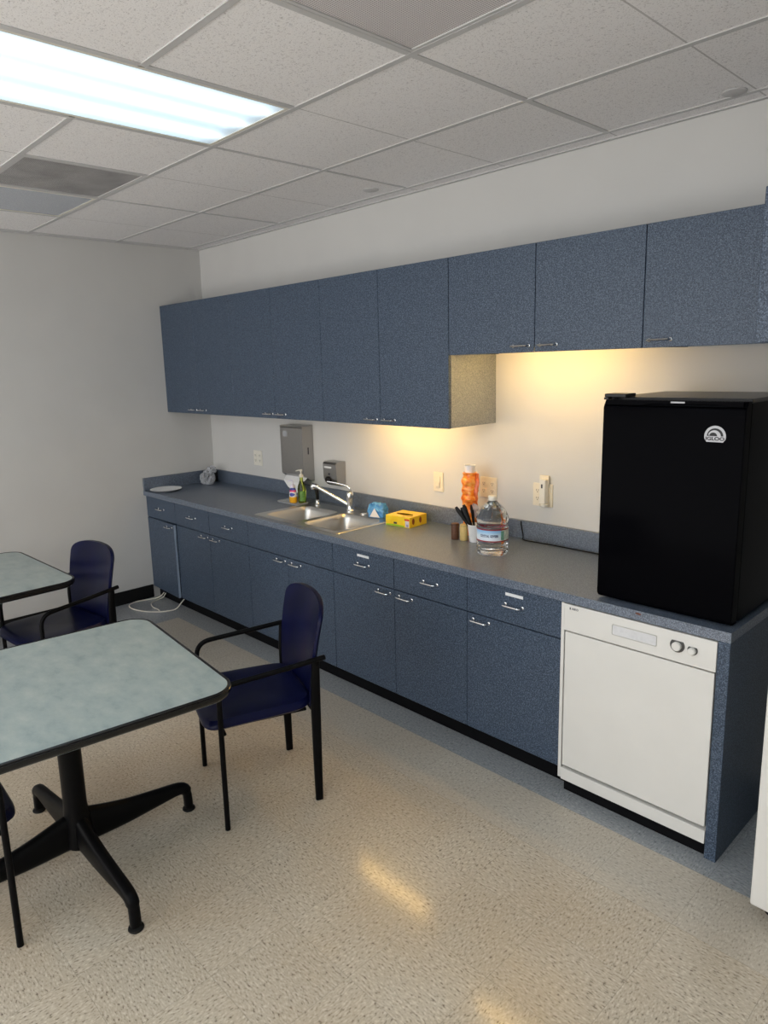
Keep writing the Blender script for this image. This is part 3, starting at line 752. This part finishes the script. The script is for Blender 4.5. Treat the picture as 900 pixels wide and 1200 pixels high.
# yellow box with an oval opening
n = NT('yellow_carton'); n.set(color=n.ramp(n.noise(18, 2), [(.3, lin(238, 190, 10)), (.7, lin(250, 214, 40))]), rough=.35); M['yellow'] = n.m
bc = Vector((2.505, -.170, CT)); br = rotz(math.radians(6)); BX, BY, BH = .092, .084, .064
B_ = lambda u, v, w: bc + br @ Vector((u, v, w))
t = thing('bag_box', 'yellow cardboard box with an oval opening on the counter right of sink', 'box', bc)
m = MB()
out = [(-BX, -BY), (BX, -BY), (BX, BY), (-BX, BY)]; hole = [(.062*math.cos(2*PI*i/24), -.012+.022*math.sin(2*PI*i/24)) for i in range(24)]
lo = [m.bm.verts.new(B_(u, v, .0008)) for u, v in out]; hi = [m.bm.verts.new(B_(u, v, BH)) for u, v in out]; hv = [m.bm.verts.new(B_(u, v, BH)) for u, v in hole]
m.bm.faces.new(lo)
for i in range(4): m.bm.faces.new((lo[i], lo[(i+1) % 4], hi[(i+1) % 4], hi[i]))
es = [m.bm.edges.get((hi[i], hi[(i+1) % 4])) for i in range(4)]+[m.bm.edges.new((hv[i], hv[(i+1) % 24])) for i in range(24)]
bmesh.ops.triangle_fill(m.bm, use_beauty=True, edges=es)
bx_ = m.build('carton', M['yellow'], t)
m = MB(); m.prism([(u*.98, v) for u, v in hole], lambda u, v, d: B_(u, v, BH-.012+d), 0, .001); m.build('opening', simple('brown_inside', lin(112, 66, 20), .8), t)
m = MB(); m.prism([(-.004, .0), (.058, .012), (.060, .018), (-.002, .006)], lambda u, v, d: B_(u+.025, v-.062, BH+d), .0004, .0014); m.build('torn_flap', simple('dark_gold', lin(176, 120, 10), .6), t)
def mark(poly, mat, face, nm):
    m = MB(); m.prism(poly, (lambda u, v, d: B_(u, -BY-d, v)) if face == 'f' else (lambda u, v, d: B_(BX+d, u, v)), .0003, .0008); m.build(nm, mat, bx_)
red = simple('carton_red', lin(206, 54, 30), .4); brn = simple('carton_brown', lin(150, 70, 20), .4)
mark([(.052, .044), (.088, .044), (.088, .054), (.052, .054)], red, 'f', 'red_tag'); mark([(.058, .004), (.086, .004), (.086, .042), (.058, .042)], simple('carton_lilac', lin(206, 200, 214), .4), 'f', 'pale_tag')
mark([(.064, .008), (.080, .008), (.080, .022), (.064, .022)], simple('carton_purple', lin(110, 84, 170), .4), 'f', 'purple_tag')
mark([(-.030, .016), (-.006, .016), (-.006, .028), (-.030, .028)], M['ink'], 'f', 'dark_mark')
mark([(-BX+.002, .002), (.05, .002), (.05, .010), (-.02, .014), (-BX+.002, .010)], simple('carton_green', lin(150, 190, 40), .4), 'f', 'green_strip')
for c_ in (-.05, .02): mark([(c_+.012*math.cos(2*PI*i/20), .036+.019*math.sin(2*PI*i/20)) for i in range(20)], brn, 's', 'brown_oval')
# shakers
for x, y, c, nm, lab in ((2.968, -.262, lin(96, 64, 48), 'brown_shaker', 'small dark brown carton shaker on counter left of the tan one'), (3.022, -.252, lin(214, 186, 120), 'tan_shaker', 'small tan carton shaker on counter beside the cup of cutlery')):
    t = thing('pepper_shaker' if 'brown' in nm else 'salt_shaker', lab, 'shaker', (x, y, CT))
    m = MB(); m.lathe([(.001, .0006), (.020, .0006), (.0215, .003), (.0215, .078), (.001, .0785)], (x, y, CT), 24); m.build('container', simple(nm, c, .5), t, smooth=True)
    m = MB(); m.lathe([(.0218, .079), (.0222, .081), (.0218, .089), (.018, .091), (.001, .091)], (x, y, CT), 24); m.build('lid', simple(nm+'_lid', tuple(q*.8 for q in c[:3])+(1,), .5), t, smooth=True)
# cup with black cutlery
cx, cy = 3.085, -.235
m = MB(); m.lathe([(.001, .0006), (.029, .0006), (.030, .003), (.0395, .094), (.0415, .096), (.0405, .098), (.0375, .095), (.0285, .005), (.001, .004)], (cx, cy, CT), 32)
tag(recenter(m.build('foam_cup', M['white_paper'], smooth=True), (cx, cy, CT)), 'white foam cup holding black plastic cutlery beside the water bottle', 'cup')
for k, (dx, dy, top, tw) in enumerate(((-.088, -.055, .190, .3), (-.070, -.030, .185, .8), (-.046, -.040, .205, 0), (-.030, .005, .200, .5), (-.006, -.010, .178, .2))):
    p0 = Vector((cx-dx*.18, cy-dy*.18, CT+.007)); p1 = Vector((cx+dx, cy+dy, CT+top))
    q = [p0.lerp(p1, s) for s in (0, .35, .7, .9, 1)]
    m = MB(); m.loft(q, [(.0016, .004), (.0018, .006), (.002, .009), (.0022, .0115), (.0018, .007)], 8)
    tag(recenter(m.build('plastic_knife', M['black_pl'], smooth=True), p0), ['black plastic knife leaning furthest left in the foam cup', 'black plastic knife leaning left behind the leftmost one in foam cup', 'tallest black plastic knife in the middle of the foam cup', 'black plastic knife at the back of the foam cup', 'shortest black plastic knife, nearly upright in the foam cup'][k], 'cutlery', 'black plastic cutlery in the foam cup')
# orange-wrapped sleeve of cups
sx_, sy_ = 2.962, -.125
t = thing('cup_sleeve', 'orange-wrapped upright sleeve of white cups against the wall', 'cup sleeve', (sx_, sy_, CT))
n = NT('orange_wrapper'); f = n.noise(26, 3, .6, stretch=(1, 1, 2.2)); n.set(color=n.ramp(f, [(.3, lin(214, 84, 14)), (.5, lin(246, 136, 30)), (.72, lin(255, 196, 110))]), rough=.28, spec=.6); n.bump(f, .7, .006); M['orange'] = n.m
m = MB(); rings = []; rnd = random.Random(2)
for i in range(25):
    zz = .001+.355*i/24; r = .045+.004*math.sin(i*1.9) if i > 12 else .036+.0007*i
    if i > 22: r *= .82
    rings.append([(sx_+(r+.0035*math.sin(3*a_+i*1.1))*math.cos(a_), sy_+(r+.0035*math.sin(4*a_-i*.9))*math.sin(a_), CT+zz) for a_ in [2*PI*k/28 for k in range(28)]])
m.ring(rings); m.build('wrapper', M['orange'], t, smooth=True)
m = MB(); m.lathe([(.001, .3565), (.026, .3565), (.030, .395), (.031, .398), (.028, .397), (.024, .360), (.001, .360)], (sx_, sy_, CT), 28); m.build('top_cup', M['white_paper'], t, smooth=True)
m = MB(); lump(m, (sx_+.052, sy_-.02, CT+.150), (.030, .020, .035), 8, .35, 3); m.build('wrapper_end', M['film'], t)
m = MB(); rings = []
for zz in (.165, .2, .25, .3, .355): rings.append([(sx_+.040+u, sy_-.006-.012*math.sin(u*60+zz*30), CT+zz) for u in (0, .008, .016, .024)])
m.ring(rings, closed=False, cap=False); o = m.build('wrapper_flap', M['film_orange'], t, smooth=True); md = o.modifiers.new('thickness', 'SOLIDIFY'); md.thickness = .0006
# water jug
wx, wy = 3.302, -.368; WR = .080
t = thing('water_jug', 'large clear gallon bottle of drinking water in front of the outlets', 'bottle', (wx, wy, CT))
prof = [(.001, .006), (.040, .004), (.062, .0008), (.072, .003), (.078, .012), (.080, .022)]
for k in range(3): prof += [(.0765, .030+.017*k), (.080, .038+.017*k)]
prof += [(.0785, .080), (.0785, .138), (.080, .144), (.077, .151), (.080, .160), (.0775, .170), (.081, .180), (.081, .192), (.077, .202), (.066, .222), (.050, .242), (.034, .260), (.024, .270), (.019, .275), (.019, .286), (.001, .286)]
m = MB(); m.lathe(prof, (wx, wy, CT), 48)
bt = m.build('bottle', M['water'], t, smooth=True)
m = MB()
for k in range(16):
    a_ = 2*PI*k/16; p = []
    for q, zz in ((.0785, .199), (.066, .2235), (.050, .2435), (.034, .2615)): p.append((wx+q*math.cos(a_+zz), wy+q*math.sin(a_+zz), CT+zz))
    m.loft(p, (.0022, .0018), 6)
m.build('shoulder_ribs', M['water'], bt, smooth=True)
m = MB(); m.lathe([(.0205, .276), (.0215, .278), (.0215, .297), (.019, .300), (.001, .300)], (wx, wy, CT), 32); m.build('cap', M['white_pl'], t, smooth=True)
def band(r, z0, z1, a0, a1, n=40):
    m = MB(); m.ring([[(wx+r*math.cos(q), wy+r*math.sin(q), CT+zz) for q in [math.radians(a0+(a1-a0)*i/n) for i in range(n+1)]] for zz in (z0, z1)], closed=False, cap=False); return m
n = NT('bottle_label'); x_, y_, z_ = n.xyz()
g = n.noise(22, 3)
sky = n.ramp(n.math('DIVIDE', n.math('SUBTRACT', z_, .08), .06), [(.0, lin(222, 230, 238)), (.45, lin(214, 228, 240)), (.8, lin(150, 196, 232)), (1, lin(128, 180, 224))])
n.set(color=n.mix(n.ramp(g, [(.52, (0, 0, 0, 1)), (.62, (.6, .6, .6, 1))]), sky, lin(236, 240, 244)), rough=.35); M['wlabel'] = n.m
lb = band(.0800, .0815, .137, -130, -20).build('front_label', M['wlabel'], bt, smooth=True)
band(.0800, .0815, .137, -20, 80).build('side_label', simple('side_label_print', lin(196, 206, 196), .4, vary=.25, scale=70), bt, smooth=True)
rd = simple('label_maroon', lin(140, 30, 50), .35)
band(.0803, .136, .1425, -130, 230, 90).build('label_stripe', rd, bt, smooth=True); band(.0803, .0775, .0835, -130, 230, 90).build('label_stripe', rd, bt, smooth=True)
band(.0804, .086, .132, -22, -8, 6).build('green_panel', simple('label_green', lin(110, 160, 140), .4, vary=.3, scale=120), bt, smooth=True)
def wrapf(a0, z0, r): return lambda u, v: (wx+r*math.cos(math.radians(a0)+u/r), wy+r*math.sin(math.radians(a0)+u/r), CT+z0+v)
lettering('label_lettering', 'CRYSTAL GEYSER', .0175, wrapf(-66, .107, .0806), simple('label_navy', lin(36, 50, 96), .5), bt, .70)
# black cord over the backsplash
m = MB(); m.tube(spline([(3.236, -.0235, 1.012), (3.238, -.0245, .99), (3.246, -.0245, .955), (3.252, -.026, .925), (3.256, -.036, CT+.004), (3.30, -.052, CT+.004), (3.45, -.045, CT+.004), (3.75, -.05, CT+.004), (4.01, -.06, CT+.004)], 6), .0032, 8)
tag(recenter(m.build('power_cord', M['black_rubber'], smooth=True), (3.25, -.03, CT)), 'thin black cord running down the backsplash right of the water bottle', 'cord')
# white cable on the floor
zc = .005
m = MB(); m.tube(spline([(.10, -.615, .05), (.095, -.635, .03), (.075, -.67, .010), (.045, -.74, zc), (.025, -.83, zc), (.06, -.905, zc), (.16, -.93, zc), (.29, -.895, zc), (.385, -.83, zc), (.43, -.76, zc), (.455, -.70, .012), (.462, -.655, .05), (.462, -.625, .075)], 8), .0045, 8)
m.tube(spline([(.125, -.612, .05), (.122, -.64, .018), (.115, -.69, zc), (.155, -.76, zc), (.25, -.795, zc), (.345, -.80, .0095), (.395, -.81, .013)], 8), .004, 8)
tag(recenter(m.build('white_cable', M['white_pl'], smooth=True), (.25, -.8, 0)), 'white cable looped on the floor below the leftmost base cabinet', 'cable')

# ------------------------------------------------------------------ tables
def make_table(label):
    t = thing('cafe_table', label, 'table', (0, 0, 0), 0, 'square pedestal tables')
    HW, r, zt = .49, .105, .760
    m = MB(); o = rrect(-HW+.013, HW-.013, -HW+.013, HW-.013, r-.013, 10)
    m.ring([[(x, y, z) for x, y in o] for z in (.725, zt)]); m.build('top', M['table'], t, world=False)
    m = MB(); pr = [(.0125, .7603), (.0105, .7618), (.0080, .7618), (.0065, .7600), (.0050, .7600), (.0035, .7608), (.0015, .7600), (.0015, .7565), (.0028, .7545), (.0, .7525), (.0, .742), (.004, .733), (.012, .726), (.020, .7235), (.06, .7235)]
    rings = []
    for ins, z in pr: rings.append([(x, y, z) for x, y in rrect(-HW+ins, HW-ins, -HW+ins, HW-ins, max(r-ins, .03), 10)])
    m.ring(rings, cap=False); m.build('edge_band', M['bumper'], t, smooth=True, world=False)
    m = MB(); m.prism(rrect(-.16, .16, -.16, .16, .03, 4), lambda u, v, d: (u, v, d), .700, .7245); m.build('mounting_plate', M['black'], t, world=False)
    m = MB(); m.ring([[(x*s, y*s, z) for x, y in [(.052*math.cos(2*PI*i/24), .042*math.sin(2*PI*i/24)) for i in range(24)]] for s, z in ((1.25, .095), (1.3, .14), (1.12, .20), (1.0, .26), (1.0, .6995))]); m.build('column', M['black'], t, smooth=True, world=False)
    for k in range(4):
        a = k*PI/2+math.radians(6.5); c, s = math.cos(a), math.sin(a); R_ = lambda x, z: (x*c, x*s, z)
        m = MB(); pts = spline([(.035, 0, .150), (.10, 0, .140), (.20, 0, .128), (.32, 0, .122), (.41, 0, .118), (.448, 0, .108), (.462, 0, .085), (.466, 0, .055), (.467, 0, .016)], 3)
        pts = [R_(p.x, p.z) for p in pts]; N_ = len(pts); secs = []
        for i in range(N_):
            f = i/(N_-1); dist = math.hypot(pts[i][0], pts[i][1])
            hh = .056*(1-min(1, dist/.44)**.8)+.024; ww = .029-.007*min(1, dist/.44)
            if pts[i][2] < .09: hh, ww = .018, .019
            secs.append((ww, hh))
        m.loft(pts, secs, 16, 2.6); lg = m.build('leg', M['black'], t, smooth=True, world=False)
        m = MB(); m.lathe([(.001, .0006), (.025, .0006), (.0275, .004), (.026, .009), (.012, .015)], (.467*c, .467*s, 0), 20); m.build('foot_pad', M['black_rubber'], lg, smooth=True, world=False)
    return t
tb = make_table('square grey-green cafe table in the foreground with four-star black base')
tb2 = copy_tree(tb); tb2['label'] = 'square grey-green cafe table further back at the left edge'
tb.location = (2.846, -2.378, 0); tb.rotation_euler = (0, 0, math.radians(-6))
tb2.location = (1.125, -2.325, 0); tb2.rotation_euler = (0, 0, math.radians(2))

# ------------------------------------------------------------------ chairs
def make_chair(label):
    t = thing('armchair', label, 'chair', (0, 0, 0), 0, 'navy vinyl armchairs')
    # seat pad
    m = MB(); rings = []
    def seat_out(g, n=40):
        out = []
        for i in range(n):
            a = 2*PI*i/n; ca, sa = math.cos(a), math.sin(a); e = 2/6.5
            u = math.copysign(abs(ca)**e, ca); w = math.copysign(abs(sa)**e, sa)
            hw = .236+.008*(-w)          # a little wider at the front
            out.append((u*hw*g, -.2325+w*.2375*g, u, w))
        return out
    for g, zz in ((.90, .432), (.97, .435), (1.0, .443), (1.0, .453), (.985, .461), (.95, .467), (.80, .472), (.5, .471), (.2, .469), (.02, .4685)):
        rg = []
        for x, y, u, w in seat_out(g):
            drop = .008*max(0, (-y-.30)/.15)**2 if y < -.30 else 0     # waterfall front
            rise = .010*max(0, (y+.10)/.10)**2 if y > -.10 else 0
            side = .010*(abs(x)/.24)**3
            rg.append((x, y, zz-drop+rise+(side if zz > .462 else 0)))
        rings.append(rg)
    m.ring(rings); m.build('seat', M['vinyl'], t, smooth=True, world=False)
    # back shell
    m = MB(); nu, nt = 16, 34; T0 = .83
    def hw(q):
        if q < T0: return .208+(.243-.208)*math.sin(q/T0*PI/2)
        k = (q-T0)/(1-T0); return max(.02, .243*(1-k**2.6)**(1/2.8)) if k < 1 else .02
    def surf(u, q, off):
        w = hw(q); z = .435+.452*q
        # the arched top edge
        y = .010+.070*q+.012*math.sin(q*PI)*-1+off
        y -= .030*(u*w/.22)**2
        return Vector((u*w, y, z))
    ts = [1-(1-i/nt)**1.5 for i in range(nt+1)]
    front = [[surf(-1+2*j/nu, q, 0) for j in range(nu+1)] for q in ts]; back = [[surf(-1+2*j/nu, q, .020) for j in range(nu+1)] for q in ts]
    rings = []
    for fr, bk, q in zip(front, back, ts):
        w_ = hw(q); e = min(.006, w_*.5)
        fr2 = [p.copy() for p in fr]; bk2 = [p.copy() for p in bk]
        mid0 = (fr[0]+bk[0])/2; mid1 = (fr[-1]+bk[-1])/2
        for L in (fr2, bk2):
            L[0].x += e; L[-1].x -= e
        rings.append(fr2+[mid1]+bk2[::-1]+[mid0])
    m.ring(rings); m.build('backrest', M['vinyl'], t, smooth=True, world=False)
    for s in (-1, 1):
        m = MB(); pts = [(s*.2625, -.410, .0006), (s*.2620, -.410, .30), (s*.2600, -.409, .545)]+bez((s*.2600, -.409, .560), (s*.2595, -.408, .628), (s*.2580, -.340, .633), 8)+[(s*.2540, -.15, .648), (s*.2480, .048, .666)]
        m.tube(pts, .0112, 12); m.build('arm_and_front_leg', M['black'], t, smooth=True, world=False)
        m = MB(); m.loft([(s*.2265, .004, .0006), (s*.2300, .003, .20), (s*.2400, .001, .42), (s*.2440, .002, .55), (s*.2470, .006, .655)], [(.0115, .0165), (.012, .019), (.012, .021), (.012, .020), (.011, .0165)], 14, 3.5)
        m.build('rear_leg', M['black'], t, smooth=True, world=False)
    m = MB()
    m.box(-.205, .205, -.40, -.03, .420, .4315, .003)
    m.tube([(-.260, -.395, .424), (.260, -.395, .424)], .0075, 8); m.tube([(-.236, -.004, .422), (.236, -.004, .422)], .009, 8)
    m.build('seat_frame', M['black'], t, smooth=True, world=False)
    m = MB(); m.box(-.15, .15, .036, .050, .412, .485, .004); m.box(-.15, -.10, .0, .05, .410, .423); m.box(.10, .15, .0, .05, .410, .423); m.build('back_bracket', M['black'], t, world=False)
    return t
ch = make_chair('navy vinyl armchair pulled out between foreground table and base cabinets')
ch2 = copy_tree(ch); ch2['label'] = 'navy vinyl armchair tucked under the far table by left wall'
ch3 = copy_tree(ch); ch3['label'] = 'navy vinyl armchair mostly cut off at bottom left, near side of foreground table'
ch.location = (2.978, -1.390, 0); ch.rotation_euler = (0, 0, math.radians(-20))
ch2.location = (1.355, -1.690, 0); ch2.rotation_euler = (0, 0, math.radians(6))
ch3.location = (2.828, -3.085, 0); ch3.rotation_euler = (0, 0, math.radians(180-2))

# ------------------------------------------------------------------ camera, world, view
cam = bpy.data.cameras.new('camera'); co = bpy.data.objects.new('camera', cam); C.objects.link(co)
yaw, pit, rol = .8245, -.1874, -.0287
f = Vector((-math.sin(yaw)*math.cos(pit), math.cos(yaw)*math.cos(pit), math.sin(pit))); rt = Vector((math.cos(yaw), math.sin(yaw), 0)); up = rt.cross(f)
r2 = rt*math.cos(rol)+up*math.sin(rol); u2 = up*math.cos(rol)-rt*math.sin(rol)
mw = Matrix((r2, u2, -f)).transposed().to_4x4(); mw.translation = (5.4176, -3.1849, 1.8789); co.matrix_world = mw
cam.sensor_fit = 'VERTICAL'; cam.sensor_height = 36; cam.lens = 822.84/1200*36
cam.shift_x = (450-429.95)/1200; cam.shift_y = -(600-583.21)/1200; cam.clip_start = .02
bpy.context.scene.camera = co
w = bpy.data.worlds.new('room'); bpy.context.scene.world = w; w.use_nodes = True
w.node_tree.nodes['Background'].inputs[0].default_value = (1, .985, .972, 1); w.node_tree.nodes['Background'].inputs[1].default_value = 3.0
vs = bpy.context.scene.view_settings; vs.view_transform = 'Standard'; vs.look = 'None'; vs.gamma = 1; vs.exposure = 0; vs.use_curve_mapping = False
